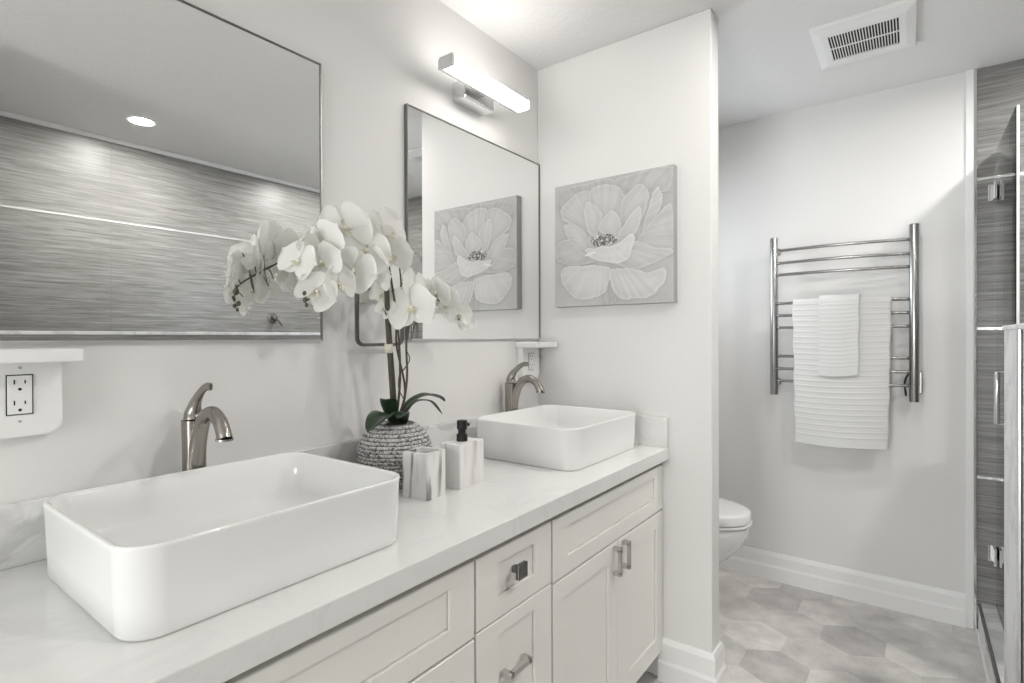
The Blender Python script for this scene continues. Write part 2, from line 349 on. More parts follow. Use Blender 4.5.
# ---------------------------------------------------------------- vanity lights
def vanity_light(yc, label, dy=0.0):
    t = thing('vanity_light', label, 'wall light', (0, yc, 2.14))
    L = 0.2125
    obj('backplate', box(0, 0.062, dy-0.081, dy+0.081, -0.026, 0.040, bev=0.003), M['chrome'], t)
    obj('mounting_arm', box(0.062, 0.084, dy-0.02, dy+0.02, 0.010, 0.034), M['chrome'], t)
    obj('housing', box(0.084, 0.098, -L+0.002, L-0.002, -0.002, 0.032, bev=0.002), M['alu'], t)
    obj('light_tube', box(0.098, 0.146, -L+0.012, L-0.003, -0.001, 0.034, bev=0.008, seg=3), M['tube'], t, autosmooth=60)
    obj('end_cap', box(0.090, 0.149, -L, -L+0.012, -0.003, 0.036, bev=0.002), M['alu'], t)
    obj('end_cap', box(0.090, 0.149, L-0.003, L, -0.003, 0.036, bev=0.001), M['alu'], t)
vanity_light(1.463, 'white lit tube light with chrome bracket above the far mirror', 0.026)

def downlight(x, y, label, lens='can'):
    t = thing('recessed_light', label, 'ceiling light', (x, y, H), group='recessed ceiling lights')
    bm = B(); lathe(bm, [(0.052, 0), (0.052, -0.003), (0.068, -0.006), (0.075, -0.002), (0.075, 0)], seg=36, cap0=False, cap1=False); obj('trim_ring', bm, M['plastic'], t)
    bm = B(); lathe(bm, [(0.052, 0), (0.052, -0.002)], seg=36); obj('lens', bm, M[lens], t)
downlight(2.013, 1.135, 'round lit recessed downlight in the shower ceiling, seen in the large mirror')
downlight(1.98, 2.35, 'round recessed downlight over the glass shower door')

downlight(1.15, 1.75, 'added fill downlight in the hallway ceiling, unseen above the top of the picture', 'can_fill')  # unseen lamp put in to lift the floor, cabinets and far wall

# ---------------------------------------------------------------- exhaust vent
t = thing('ceiling_vent', 'white square exhaust fan grille with dark slots on the ceiling', 'vent', (1.158, 2.488, H))
a, c = 0.163, 0.183; ia, ic = 0.112, 0.108
bm = B()
o1 = [(-a, -c), (a, -c), (a, c), (-a, c)]; i1 = [(-ia, -ic), (ia, -ic), (ia, ic), (-ia, ic)]; o0 = [(p*0.985, q*0.985) for p, q in o1]; im = [(p*1.18, q*1.22) for p, q in i1]
loft(bm, [[(p, q, 0) for p, q in o1], [(p, q, -0.010) for p, q in o1], [(p, q, -0.013) for p, q in o0], [(p, q, -0.020) for p, q in im], [(p, q, -0.020) for p, q in i1], [(p, q, -0.004) for p, q in i1]], False, False, smooth=False)
obj('frame', bm, M['plastic'], t)
obj('duct_shade_plate', box(-ia-0.002, ia+0.002, -ic-0.002, ic+0.002, -0.014, -0.001), M['dark'], t)  # dark box paints the duct's shade behind the louvers; ceiling is uncut
bm = B(); N = 24
for i in range(N+1):
    x = -ia+2*ia*i/N; bx(bm, x-0.0017, x+0.0017, -ic, ic, -0.0195, -0.0180)
bx(bm, -ia, ia, -0.0022, 0.0022, -0.020, -0.016)
obj('louvers', bm, M['plastic'], t)

# ---------------------------------------------------------------- painting
t = thing('flower_painting', 'square grey canvas painting of a large pale open flower beside the mirror', 'painting', (0.3625, YP, 1.404))
W = 0.507; HH = 0.501
obj('stretched_canvas', box(-W/2, W/2, -0.034, 0, 0, HH, bev=0.002), M['canvas_side'], t)
N = 230
rng = np.random.RandomState(3)
uu, vv = np.meshgrid(np.linspace(0, 1, N), np.linspace(0, 1, N))
def fnoise(u, v, s, seed, sv=None):
    r = np.random.RandomState(seed); n = 0; amp = 1; sv = sv or s
    out = np.zeros_like(u)
    for o_ in range(3):
        gsz = r.rand(64, 64); x = u*s*2**o_ % 60; y = v*sv*2**o_ % 60
        xi, yi = x.astype(int), y.astype(int); fx, fy = x-xi, y-yi; fx = fx*fx*(3-2*fx); fy = fy*fy*(3-2*fy)
        out += amp*((gsz[yi, xi]*(1-fx)+gsz[yi, xi+1]*fx)*(1-fy)+(gsz[yi+1, xi]*(1-fx)+gsz[yi+1, xi+1]*fx)*fy); amp *= 0.5
    return out/1.75
tone = 0.52+0.07*(fnoise(uu, vv, 4, 1)-0.5)+0.03*(fnoise(uu, vv, 30, 2)-0.5)
hgt = np.zeros_like(uu)
def cv(p):
    u = (p[0]-55)/475; top = 155-105*u; bot = 635-28*u
    return u, (bot-p[1])/(bot-top)
PET = [  # outlines of the painted petals, back to front, with a base tone
 ([(60,210),(95,165),(200,130),(300,115),(330,150),(240,190),(140,230),(90,270)], .50),
 ([(300,120),(400,85),(520,60),(525,150),(440,180),(350,170)], .51),
 ([(95,290),(85,240),(125,185),(195,160),(240,200),(235,290),(215,340),(160,315)], .55),
 ([(205,170),(240,145),(325,145),(355,210),(335,290),(260,310),(215,260)], .55),
 ([(415,335),(430,255),(452,175),(474,148),(484,205),(455,290),(430,345)], .59),
 ([(335,290),(345,205),(395,140),(438,165),(425,255),(375,330)], .56),
 ([(420,340),(470,265),(526,215),(528,300),(522,392),(440,405),(395,385)], .56),
 ([(95,305),(150,298),(190,345),(218,382),(205,432),(135,405),(108,362)], .58),
 ([(58,385),(120,372),(200,430),(235,452),(150,462),(62,458)], .53),
 ([(192,200),(238,228),(252,300),(235,348),(203,330),(186,268)], .59),
 ([(245,310),(290,250),(332,280),(332,345),(270,340)], .60),
 ([(325,355),(350,292),(400,228),(418,252),(402,312),(372,356)], .60),
 ([(295,425),(390,362),(432,378),(524,400),(502,434),(420,466),(350,468),(290,452)], .57),
 ([(265,560),(285,500),(308,560),(318,612),(268,616)], .49),
 ([(78,505),(100,475),(180,463),(262,470),(287,490),(272,560),(200,602),(130,586),(92,550)], .62),
 ([(293,482),(350,470),(440,490),(502,470),(496,530),(460,580),(380,602),(330,596),(298,550)], .61),
 ([(205,345),(225,355),(330,350),(345,362),(320,392),(235,398),(205,380)], .52),
 ([(192,412),(238,387),(308,378),(378,328),(388,368),(362,430),(300,456),(228,442)], .66),
]
au, av = 0.45, 0.50
rad = np.hypot(uu-au, vv-av); ang_ = np.arctan2(vv-av, uu-au)
for k, (outl, bt) in enumerate(PET):
    pts = [cv(p) for p in outl]; n_ = len(pts); sm = []
    for i in range(n_):
        p0, p1, p2, p3 = (np.array(pts[(i+q) % n_]) for q in (-1, 0, 1, 2))
        for t_ in (0, .25, .5, .75): sm.append(0.5*((2*p1)+(p2-p0)*t_+(2*p0-5*p1+4*p2-p3)*t_*t_+(3*p1-p0-3*p2+p3)*t_**3))
    wu = uu+0.060*(fnoise(uu, vv, 7, 20+k)-0.5); wv = vv+0.060*(fnoise(uu, vv, 7, 50+k)-0.5)
    dmin = np.full(uu.shape, 9.0); ins = np.zeros(uu.shape, bool)
    for i in range(len(sm)):
        a_, b2 = sm[i], sm[(i+1) % len(sm)]; e_ = b2-a_
        tt = np.clip(((wu-a_[0])*e_[0]+(wv-a_[1])*e_[1])/max(1e-9, e_@e_), 0, 1)
        dmin = np.minimum(dmin, np.hypot(wu-a_[0]-tt*e_[0], wv-a_[1]-tt*e_[1]))
        c1 = (a_[1] > wv) != (b2[1] > wv)
        if abs(e_[1]) > 1e-9: ins ^= c1 & (wu < a_[0]+(wv-a_[1])*e_[0]/e_[1])
    streak = fnoise(ang_*3+5, rad+1, 9, 80+k, 2.0)-0.5
    mu = np.mean([q[0] for q in sm]); mv = np.mean([q[1] for q in sm])
    lobe = (uu-mu)*0.10+(vv-mv)*0.16
    rim = np.exp(-(dmin/0.010)**2)
    shade = bt+lobe+0.045*rim-0.035*np.exp(-((dmin-0.03)/0.022)**2)+0.13*streak-0.06*np.exp(-rad/0.10)*(bt < 0.65)
    tone = np.where(ins, shade, tone-0.075*np.exp(-dmin/0.020))
    hgt = np.where(ins, 0.0008+0.0006*rim+0.0008*streak, hgt)
# small highlight curl
e2 = np.sqrt(((uu-0.33)/0.05)**2+((vv-0.415-0.2*(uu-0.33))/0.012)**2); tone = np.where(e2 < 1, 0.74, tone)
# stamens
for k in range(150):
    a = rng.rand()*2*PI; r_ = rng.rand()**0.5; px, py = 0.450+0.115*r_*math.cos(a), 0.500+0.036*r_*math.sin(a)+0.02*rng.rand()
    dd = ((uu-px)/0.0065)**2+((vv-py)/0.0075)**2
    col = rng.choice([0.10, 0.16, 0.25, 0.72]); tone = np.where(dd < 1, col, tone); hgt = np.where(dd < 1, 0.004, hgt)
tone = np.clip(tone+0.015*(fnoise(uu, vv, 45, 77)-0.5), 0.04, 0.85)
bm = B(); grid = []
for j in range(N):
    grid.append([bm.verts.new((-W/2+0.002+(W-0.004)*i/(N-1), -0.0345-float(hgt[j, i])*1.0, 0.002+(HH-0.004)*j/(N-1))) for i in range(N)])
for j in range(N-1):
    for i in range(N-1):
        f = bm.faces.new((grid[j][i], grid[j][i+1], grid[j+1][i+1], grid[j+1][i])); f.smooth = True
pf = obj('painted_face', bm, M['canvas_paint'], t)
at_ = pf.data.attributes.new('paint', 'FLOAT_COLOR', 'POINT')
tl = tone.reshape(-1); cols = np.stack([tl, tl*0.995, tl*0.98, np.ones_like(tl)], 1).astype(np.float32).reshape(-1)
at_.data.foreach_set('color', cols)

# ---------------------------------------------------------------- vanity cabinets
ZC, CT = 0.8696, 0.0443
ZB = ZC-CT                     # underside of the worktop
FX = 0.56                      # cabinet front plane
def shaker(y0, y1, z0, z1, sy=0.076, zt=0.034, zb=0.048):
    """door or drawer front with a recessed panel; local x = 0 at the front plane, going back"""
    bm = B(); th = 0.019; rc = 0.006; ch = 0.0045
    o = [(y0, z0), (y1, z0), (y1, z1), (y0, z1)]
    def ins(d): return [(y0+d, z0+d), (y1-d, z0+d), (y1-d, z1-d), (y0+d, z1-d)]
    def pan(d): return [(y0+sy+d, z0+zb+d), (y1-sy-d, z0+zb+d), (y1-sy-d, z1-zt-d), (y0+sy+d, z1-zt-d)]
    loft(bm, [[(-th, p, q) for p, q in o], [(-0.0015, p, q) for p, q in o], [(0, p, q) for p, q in ins(0.0015)], [(0, p, q) for p, q in pan(0)], [(-rc-0.007, p, q) for p, q in pan(0.0001)], [(-rc-0.007, p, q) for p, q in pan(0.0028)], [(-rc, p, q) for p, q in pan(0.0029)]], True, True, smooth=False)
    return bm
def bar_pull(parent, y, z, vertical=False, L=0.076):
    bm = B(); s = 0.0068
    def b_(x0, x1, a0, a1, c0, c1): bx(bm, x0, x1, *( (a0, a1, c0, c1) if vertical else (c0, c1, a0, a1)), bev=0.001)
    # a0,a1: cross axis; c0,c1: long axis (offsets applied after)
    for e in (-1, 1):
        c0 = (z if vertical else y)+e*(L/2)-s; cr = (y if vertical else z)
        b_(0, 0.027, cr-s, cr+s, c0, c0+2*s)
    cr = (y if vertical else z); cc = (z if vertical else y)
    b_(0.017, 0.027, cr-s, cr+s, cc-L/2, cc+L/2)
    return obj('bar_pull', bm, M['pull'], parent)
def carcass(t, y0, y1):
    bm = B(); bx(bm, -FX+0.001, -0.020, y0, y1, 0.105, ZB); bx(bm, -FX+0.001, -0.075, y0, y1, 0, 0.105)
    obj('cabinet_body', bm, M['cab_shade'], t)
def sink_cabinet(y0, y1, label):
    t = thing('vanity_cabinet', label, 'cabinet', (FX, y0, 0), group='white shaker sink cabinets'); w_ = y1-y0
    carcass(t, 0, w_)
    obj('false_front', shaker(0.004, w_-0.003, 0.640, 0.804), M['cabinet'], t)
    mid = w_/2
    d1 = obj('door', shaker(0.004, mid-0.0012, 0.113, 0.634, 0.066, 0.052, 0.066), M['cabinet'], t); bar_pull(d1, mid-0.030, 0.583, True)
    d2 = obj('door', shaker(mid+0.0012, w_-0.003, 0.113, 0.634, 0.066, 0.052, 0.066), M['cabinet'], t); bar_pull(d2, mid+0.036, 0.583, True)
    return t
sink_cabinet(0.100, 0.873, 'white shaker sink cabinet under the near sink, cut off by the frame')
sink_cabinet(1.178, 1.949, 'white shaker sink cabinet under the far sink with two bar handles')
t = thing('drawer_cabinet', 'narrow white shaker drawer cabinet with a square knob between the sink cabinets', 'cabinet', (FX, 0.873, 0)); w_ = 0.305
carcass(t, 0, w_)
d = obj('drawer', shaker(0.004, w_-0.004, 0.646, 0.804), M['cabinet'], t)
bm = B(); bx(bm, 0, 0.020, 0.129, 0.143, 0.733, 0.747); bx(bm, 0.018, 0.030, 0.118, 0.154, 0.722, 0.758, bev=0.003)
obj('square_knob', bm, M['knob'], d)
for z0, z1 in ((0.380, 0.642), (0.113, 0.374)):
    d = obj('drawer', shaker(0.004, w_-0.004, z0, z1), M['cabinet'], t); bar_pull(d, 0.132, z0+0.137)

# worktop
wt = thing('vanity_worktop', 'white quartz worktop with faint grey veins running under both sinks', 'worktop', (0, 0.085, ZB))
obj('slab', box(0.0005, 0.583, 0, YP-0.085-0.0005, 0, CT, bev=0.0025), M['marble'], wt)
t = thing('backsplash', 'low white marble backsplash along the wall behind the sinks', 'backsplash', (0, 0.085, ZC))
obj('long_upstand', box(0.0005, 0.020, 0, YP-0.085-0.001, 0, 0.113, bev=0.0015), M['marble2'], t)
obj('side_upstand', box(0.0205, 0.582, YP-0.085-0.021, YP-0.085-0.001, 0, 0.110, bev=0.0015), M['marble'], t)

# ---------------------------------------------------------------- vessel sinks
def vessel_sink(cx_, cy_, label):
    t = thing('vessel_sink', label, 'sink', (cx_, cy_, ZC), group='white vessel sinks')
    w_, d_, h = 0.414, 0.496, 0.131
    Rg = [rrect(w_-0.022, d_-0.022, 0.046, 0.0), rrect(w_-0.016, d_-0.016, 0.048, 0.0015), rrect(w_-0.012, d_-0.012, 0.050, 0.006),
          rrect(w_-0.008, d_-0.008, 0.052, 0.05), rrect(w_-0.003, d_-0.003, 0.054, h-0.010), rrect(w_, d_, 0.055, h-0.004), rrect(w_-0.002, d_-0.002, 0.054, h-0.001), rrect(w_-0.006, d_-0.006, 0.052, h),
          rrect(w_-0.014, d_-0.014, 0.049, h-0.001), rrect(w_-0.021, d_-0.021, 0.047, h-0.006),
          rrect(w_-0.032, d_-0.032, 0.048, h-0.04), rrect(w_-0.044, d_-0.044, 0.048, 0.058), rrect(w_-0.056, d_-0.056, 0.05, 0.045), rrect(w_-0.085, d_-0.085, 0.05, 0.038), rrect(w_-0.20, d_-0.25, 0.04, 0.034), rrect(0.05, 0.05, 0.02, 0.031)]
    bm = B(); loft(bm, Rg); obj('basin', bm, M['porcelain'], t, autosmooth=65)
    bm = B(); lathe(bm, [(0.022, 0.0315), (0.022, 0.035), (0.018, 0.037), (0.004, 0.039)], seg=24); obj('drain_cap', bm, M['chrome'], t)
vessel_sink(0.2880, 0.504, 'large white rectangular vessel sink nearest, in the left foreground')
vessel_sink(0.2880, 1.650, 'white rectangular vessel sink at the far end beside the partition wall')

# ---------------------------------------------------------------- faucets
def faucet(y, label):
    t = thing('faucet', label, 'faucet', (0.048, y, ZC), group='brushed nickel faucets')
    k = [(-0.002, 0), (-0.002, 0.10), (-0.002, 0.20), (-0.001, 0.238)]
    bm = B()
    lathe(bm, [(0.027, 0), (0.027, 0.005), (0.024, 0.008)], seg=24)
    tube(bm, [(0, 0, 0.004), (0, 0, 0.10), (0, 0, 0.18), (0, 0, 0.231)], [(0.021, 0.0215), (0.0205, 0.021), (0.0212, 0.0212), (0.0225, 0.0225)], 20, pw=0.6)
    obj('body', bm, M['nickel'], t, autosmooth=50)
    bm = B()
    tube(bm, [(0.004, 0, 0.02), (0.008, 0, 0.12), (0.022, 0, 0.190), (0.048, 0, 0.236), (0.085, 0, 0.252), (0.116, 0, 0.239), (0.132, 0, 0.218), (0.138, 0, 0.204)],
         [(0.018, 0.020), (0.0175, 0.019), (0.0165, 0.0165), (0.0155, 0.0145), (0.0150, 0.0135), (0.0150, 0.0135), (0.0155, 0.014), (0.0165, 0.0145)], 20, 6, up=(0, 1, 0))
    sp = obj('spout', bm, M['nickel'], t, autosmooth=60)
    bm = B(); lathe(bm, [(0.017, 0.0), (0.017, 0.004)], seg=20); bmesh.ops.translate(bm, vec=(0.1375, 0, 0.2005), verts=bm.verts); obj('aerator', bm, M['steel'], sp, autosmooth=40)
    bm = B()
    tube(bm, [(-0.001, 0, 0.232), (-0.002, 0, 0.246), (0.004, 0, 0.262), (0.018, 0, 0.279), (0.040, 0, 0.297), (0.060, 0, 0.306), (0.080, 0, 0.307)],
         [(0.0200, 0.0205), (0.0180, 0.0180), (0.0150, 0.0125), (0.0115, 0.0090), (0.0095, 0.0060), (0.0085, 0.0042), (0.0080, 0.0034)], 16, 6, up=(0, 1, 0))
    obj('lever_handle', bm, M['nickel'], t, autosmooth=60)
faucet(0.530, 'brushed nickel arched faucet behind the near sink')
faucet(1.690, 'brushed nickel arched faucet behind the far sink')

# ---------------------------------------------------------------- towel ring
t = thing('towel_ring', 'square brushed metal towel ring on the wall behind the orchid', 'towel ring', (0, 1.06, 1.40))
obj('mounting_block', box(0, 0.030, -0.070, -0.012, -0.022, 0.032, bev=0.002), M['pull'], t)
bm = B(); r = 0.022; pts = []
y0, y1, z0, z1 = -0.088, 0.082, -0.142, 0.022
for (sy, sz, a0) in ((y1-r, z1-r, 0), (y0+r, z1-r, 90), (y0+r, z0+r, 180), (y1-r, z0+r, 270)):
    for k in range(7): a = R(a0+15*k); pts.append(Vector((0.034, sy+r*math.cos(a), sz+r*math.sin(a))))
rings = []
for i, p in enumerate(pts):
    tn = (pts[(i+1) % len(pts)]-pts[i-1]).normalized(); nn = Vector((1, 0, 0)); q = tn.cross(nn)
    rings.append([p+nn*a*0.0045+q*b_*0.0045 for a, b_ in ((-1, -1), (1, -1), (1, 1), (-1, 1))])
loft(bm, rings+[rings[0]], False, False, smooth=False); bmesh.ops.remove_doubles(bm, verts=bm.verts, dist=1e-5)
obj('ring', bm, M['frame'], t)

# ---------------------------------------------------------------- outlet shelves
def outlet_shelf(y0, y1, sy0, sy1, label):
    yc = (y0+y1)/2
    t = thing('outlet_shelf', label, 'outlet shelf', (0, yc, 1.10), group='outlet covers with a shelf on top')
    hw = (y1-y0)/2; r = 0.022; pts = [(hw, 0.14), (-hw, 0.14)]
    for k in range(7): a = R(180+15*k); pts.append((-hw+r+r*math.cos(a), r+r*math.sin(a)+0.003))
    for k in range(7): a = R(270+15*k); pts.append((hw-r+r*math.cos(a), r+r*math.sin(a)+0.003))
    bm = B(); prism(bm, pts, 'x', 0.0, 0.027); bmesh.ops.bevel(bm, geom=[e for e in bm.edges if all(v.co.x > 0.02 for v in e.verts)], offset=0.003, segments=2, affect='EDGES')
    obj('cover_plate', bm, M['plastic'], t)
    obj('shelf', box(0, 0.103, sy0-yc, sy1-yc, 0.137, 0.160, bev=0.003), M['plastic'], t)
    bm = B(); bx(bm, 0.026, 0.0282, -0.0185, 0.0185, 0.042, 0.114); o = obj('receptacle_gap', bm, M['black'], t)
    rc = obj('receptacle', box(0.026, 0.0295, -0.0168, 0.0168, 0.0437, 0.1123, bev=0.0008), M['plastic'], t)
    bm = B()
    for zc in (0.098, 0.061):
        bx(bm, 0.0293, 0.0298, -0.0085, -0.0065, zc-0.001, zc+0.007); bx(bm, 0.0293, 0.0298, 0.0060, 0.0080, zc, zc+0.006)
        q = B(); lathe(q, [(0.0026, 0), (0.0026, 0.0005)], seg=12); merge(bm, q, Matrix.Translation((0.0293, 0, zc-0.010)) @ Matrix.Rotation(R(90), 4, 'Y'))
    obj('slots', bm, M['black'], rc)
    bm = B(); bx(bm, 0.0294, 0.0302, -0.006, 0.006, 0.0765, 0.0795); obj('test_button', bm, M['trim'], rc)
    for zc in (0.126, 0.030):
        bm = B(); q = B(); lathe(q, [(0.0028, 0), (0.0022, 0.001)], seg=12); merge(bm, q, Matrix.Translation((0.027, 0, zc)) @ Matrix.Rotation(R(90), 4, 'Y'))
        obj('screw', bm, M['alu'], t)
outlet_shelf(0.187, 0.309, 0.172, 0.322, 'white outlet cover with little shelf on top, left of the near faucet')
outlet_shelf(1.796, 1.919, 1.786, 1.945, 'white outlet cover with little shelf on top, behind the far faucet in the corner')

# ---------------------------------------------------------------- tumbler and soap dispenser
M['acc_marble_soft'] = noise_color(mat('soft_banded_resin_marble', (0.8, 0.8, 0.8), 0.3), [(0.0, (0.30, 0.295, 0.285)), (0.34, (0.50, 0.49, 0.48)), (0.44, (0.80, 0.79, 0.78)), (0.58, (0.85, 0.84, 0.83)), (0.72, (0.70, 0.69, 0.68)), (1.0, (0.85, 0.85, 0.84))], (1, 1, 0.14), 20, 3, 0.5, 0.5)
def accessory(name, label, cat, loc, rz, w_, d_, h, hollow):
    t = thing(name, label, cat, loc, rz)
    bm = B()
    if hollow:
        wl = 0.011
        Rg = [rrect(w_, d_, 0.004, 0, n=2), rrect(w_, d_, 0.004, h, n=2), rrect(w_-2*wl, d_-2*wl, 0.003, h, n=2), rrect(w_-2*wl, d_-2*wl, 0.003, 0.012, n=2)]
        loft(bm, Rg, smooth=False); obj('tumbler_body', bm, M['acc_marble'], t)
    else:
        loft(bm, [rrect(w_, d_, 0.004, 0, n=2), rrect(w_, d_, 0.004, h-0.002, n=2), rrect(w_-0.004, d_-0.004, 0.003, h, n=2)], smooth=False)
        obj('bottle', bm, M['acc_marble_soft'], t)
        p = obj('pump', lathe(B(), [(0.0155, h), (0.0155, h+0.018), (0.0110, h+0.022), (0.0110, h+0.030), (0.0145, h+0.034), (0.0145, h+0.056), (0.012, h+0.058)], seg=24), M['black'], t, autosmooth=40)
        obj('nozzle', tube(B(), [(0, 0, h+0.046), (0.004, 0.016, h+0.046), (0.006, 0.024, h+0.042)], 0.005, 10), M['black'], p, autosmooth=50)
accessory('tumbler', 'square marble-look tumbler in front of the orchid pot', 'tumbler', (0.292, 0.984, ZC), R(8), 0.082, 0.078, 0.117, True)
accessory('soap_dispenser', 'marble-look square soap dispenser with black pump', 'soap dispenser', (0.296, 1.126, ZC), R(5), 0.072, 0.112, 0.120, False)

# ---------------------------------------------------------------- orchid
OC = Vector((0.128, 1.030, ZC))
orch = thing('potted_orchid', 'artificial white orchid with long arching sprays in a ribbed grey pot', 'plant', OC)
prof = []
zmax = 0.168
nr = 17
for i in range(nr*6+1):
    s = i/(nr*6); z = s*zmax
    q = (z-0.078)/0.098 if z > 0.078 else (0.078-z)/0.112
    r = 0.105*math.sqrt(max(0, 1-q*q*0.90))
    r += 0.0030*(abs(math.sin(PI*nr*s))**0.6)-0.001
    prof.append((r, z))
prof = [(0.05, 0)]+prof+[(prof[-1][0]-0.006, zmax), (prof[-1][0]-0.008, zmax-0.02)]
bm = B(); seg = 96
for_r = []
for r, z in prof: for_r.append([(r*math.cos(2*PI*i/seg)*(1+0.010*math.sin(i*3.0+z*900)), r*math.sin(2*PI*i/seg)*(1+0.010*math.sin(i*3.0+z*900)), z) for i in range(seg)])
loft(bm, for_r, True, True)
m = M['vase_white']; nt = m.node_tree; b = nt.nodes['Principled BSDF']
# dark recesses between whitewashed rings: bands by height mixed with the speckle
tc = nt.nodes.new('ShaderNodeTexCoord'); sp = nt.nodes.new('ShaderNodeSeparateXYZ'); nt.links.new(tc.outputs['Object'], sp.inputs[0])
m1 = nt.nodes.new('ShaderNodeMath'); m1.operation = 'MULTIPLY'; m1.inputs[1].default_value = PI*nr/zmax; nt.links.new(sp.outputs['Z'], m1.inputs[0])
m2 = nt.nodes.new('ShaderNodeMath'); m2.operation = 'SINE'; nt.links.new(m1.outputs[0], m2.inputs[0])
m3 = nt.nodes.new('ShaderNodeMath'); m3.operation = 'ABSOLUTE'; nt.links.new(m2.outputs[0], m3.inputs[0])
rp = nt.nodes.new('ShaderNodeValToRGB'); rp.color_ramp.elements[0].position = 0.30; rp.color_ramp.elements[1].position = 0.62
rp.color_ramp.elements[0].color = (0.36, 0.36, 0.36, 1); nt.links.new(m3.outputs[0], rp.inputs[0])
old = b.inputs['Base Color'].links[0].from_socket
mm = nt.nodes.new('ShaderNodeMix'); mm.data_type = 'RGBA'; mm.blend_type = 'MULTIPLY'; mm.inputs['Factor'].default_value = 1
nt.links.new(old, mm.inputs['A']); nt.links.new(rp.outputs[0], mm.inputs['B']); nt.links.new(mm.outputs['Result'], b.inputs['Base Color'])
obj('pot', bm, m, orch)
bm = B(); lathe(bm, [(0.034, zmax-0.012), (0.025, zmax-0.002), (0.01, zmax+0.003)], seg=24); obj('moss', bm, M['soil'], orch)
def rel(P): return [Vector(p)-OC for p in P]
obj('stake', tube(B(), rel([(0.128, 1.031, 1.025), (0.135, 1.013, 1.16), (0.145, 0.991, 1.327), (0.15, 0.981, 1.459)]), [0.0092, 0.009, 0.008, 0.0065], 10, 5), M['stake'], orch)
obj('raffia_tie', tube(B(), rel([(0.138, 1.000, 1.238), (0.141, 0.996, 1.262)]), 0.0115, 10), M['tie'], orch)
s1 = [(0.13, 1.031, 1.031), (0.14, 1.038, 1.158), (0.15, 1.023, 1.3), (0.16, 0.993, 1.423), (0.165, 0.965, 1.515), (0.17, 0.924, 1.541), (0.17, 0.882, 1.519), (0.17, 0.818, 1.481), (0.17, 0.768, 1.451), (0.17, 0.73, 1.424), (0.175, 0.714, 1.403)]
s2 = [(0.135, 1.042, 1.03), (0.15, 1.055, 1.158), (0.16, 1.047, 1.286), (0.17, 1.088, 1.387), (0.175, 1.156, 1.39), (0.18, 1.225, 1.354), (0.18, 1.285, 1.321)]
s3 = [(0.13, 1.031, 1.031), (0.13, 1.066, 1.127), (0.13, 1.033, 1.272), (0.14, 1.043, 1.414), (0.14, 1.036, 1.493)]
for P in (s1, s2, s3): obj('stem', tube(B(), rel(P), [0.0034, 0.0028, 0.002], 8, 6), M['stem'], orch)
# twig nodes / side roots
for P in ([(0.14, 1.045, 1.18), (0.14, 1.075, 1.215), (0.14, 1.060, 1.25), (0.142, 1.065, 1.29)], [(0.145, 1.05, 1.10), (0.145, 1.028, 1.14), (0.145, 1.036, 1.20)], [(0.16, 1.060, 1.27), (0.17, 1.075, 1.33), (0.17, 1.10, 1.345)]):
    obj('twig', tube(B(), rel(P), [0.0018, 0.0012], 6, 5), M['stem'], orch)
for P in ([(0.17, 0.80, 1.47), (0.15, 0.79, 1.455), (0.14, 0.79, 1.435)], [(0.17, 0.76, 1.447), (0.15, 0.75, 1.43), (0.14, 0.75, 1.41)], [(0.17, 0.74, 1.43), (0.155, 0.725, 1.425), (0.145, 0.715, 1.43)]):
    obj('twig', tube(B(), rel(P), [0.0018, 0.0012], 6, 5), M['stem'], orch)
# buds hanging at the tips
def bud(p, r):
    bm = B(); q = B(); bmesh.ops.create_uvsphere(q, u_segments=12, v_segments=8, radius=r)
    for f in q.faces: f.smooth = True
    merge(bm, q, Matrix.Translation(Vector(p)-OC) @ Matrix.Diagonal((1, 1, 1.35, 1))); obj('bud', bm, M['bud'], orch)
obj('stem', tube(B(), rel([(0.175, 0.722, 1.428), (0.176, 0.721, 1.40), (0.175, 0.716, 1.385), (0.175, 0.722, 1.362)]), 0.0016, 6, 4), M['stem'], orch)
for p, r in (((0.173, 0.721, 1.404), 0.0075), ((0.177, 0.715, 1.383), 0.0065), ((0.171, 0.727, 1.372), 0.0055), ((0.176, 0.718, 1.366), 0.005), ((0.173, 0.724, 1.355), 0.004)): bud(p, r)
for p, r in (((0.178, 1.20, 1.355), 0.004), ((0.178, 1.245, 1.335), 0.004), ((0.17, 1.11, 1.335), 0.004)): bud(p, r)
# leaves
def leaf(P, wd, fold=0.25, nm='leaf', upv=(0, 0, 1)):
    P = catmull([Vector(p)-OC for p in P], 5); bm = B(); rings = []; n = len(P)
    for i, p in enumerate(P):
        s = i/(n-1); t_ = (P[min(i+1, n-1)]-P[max(i-1, 0)]).normalized(); sd = t_.cross(Vector(upv)).normalized(); nn = sd.cross(t_).normalized()
        w__ = wd*math.sin(PI*min(1, s*0.93+0.07)**1.05)**0.6+0.0005
        rings.append([p+sd*w__*a+nn*(abs(a)*fold*w__) for a in (-1, -0.66, -0.33, 0, 0.33, 0.66, 1)])
    loft(bm, rings, False, False, closed=False)
    o = obj(nm, bm, M['leaf'], orch); md = o.modifiers.new('thick', 'SOLIDIFY'); md.thickness = 0.0016
leaf([(0.135, 1.028, 1.038), (0.150, 1.005, 1.062), (0.170, 0.960, 1.072), (0.188, 0.915, 1.062), (0.195, 0.880, 1.040)], 0.036)
leaf([(0.128, 1.020, 1.040), (0.140, 1.000, 1.085), (0.150, 0.985, 1.108), (0.165, 0.960, 1.112)], 0.024, 0.15)
leaf([(0.150, 1.040, 1.035), (0.185, 1.000, 1.065), (0.205, 0.980, 1.075), (0.215, 0.965, 1.065)], 0.024, 0.2)
leaf([(0.130, 1.040, 1.035), (0.140, 1.070, 1.085), (0.155, 1.120, 1.108), (0.165, 1.165, 1.100), (0.170, 1.190, 1.085)], 0.021, 0.3)
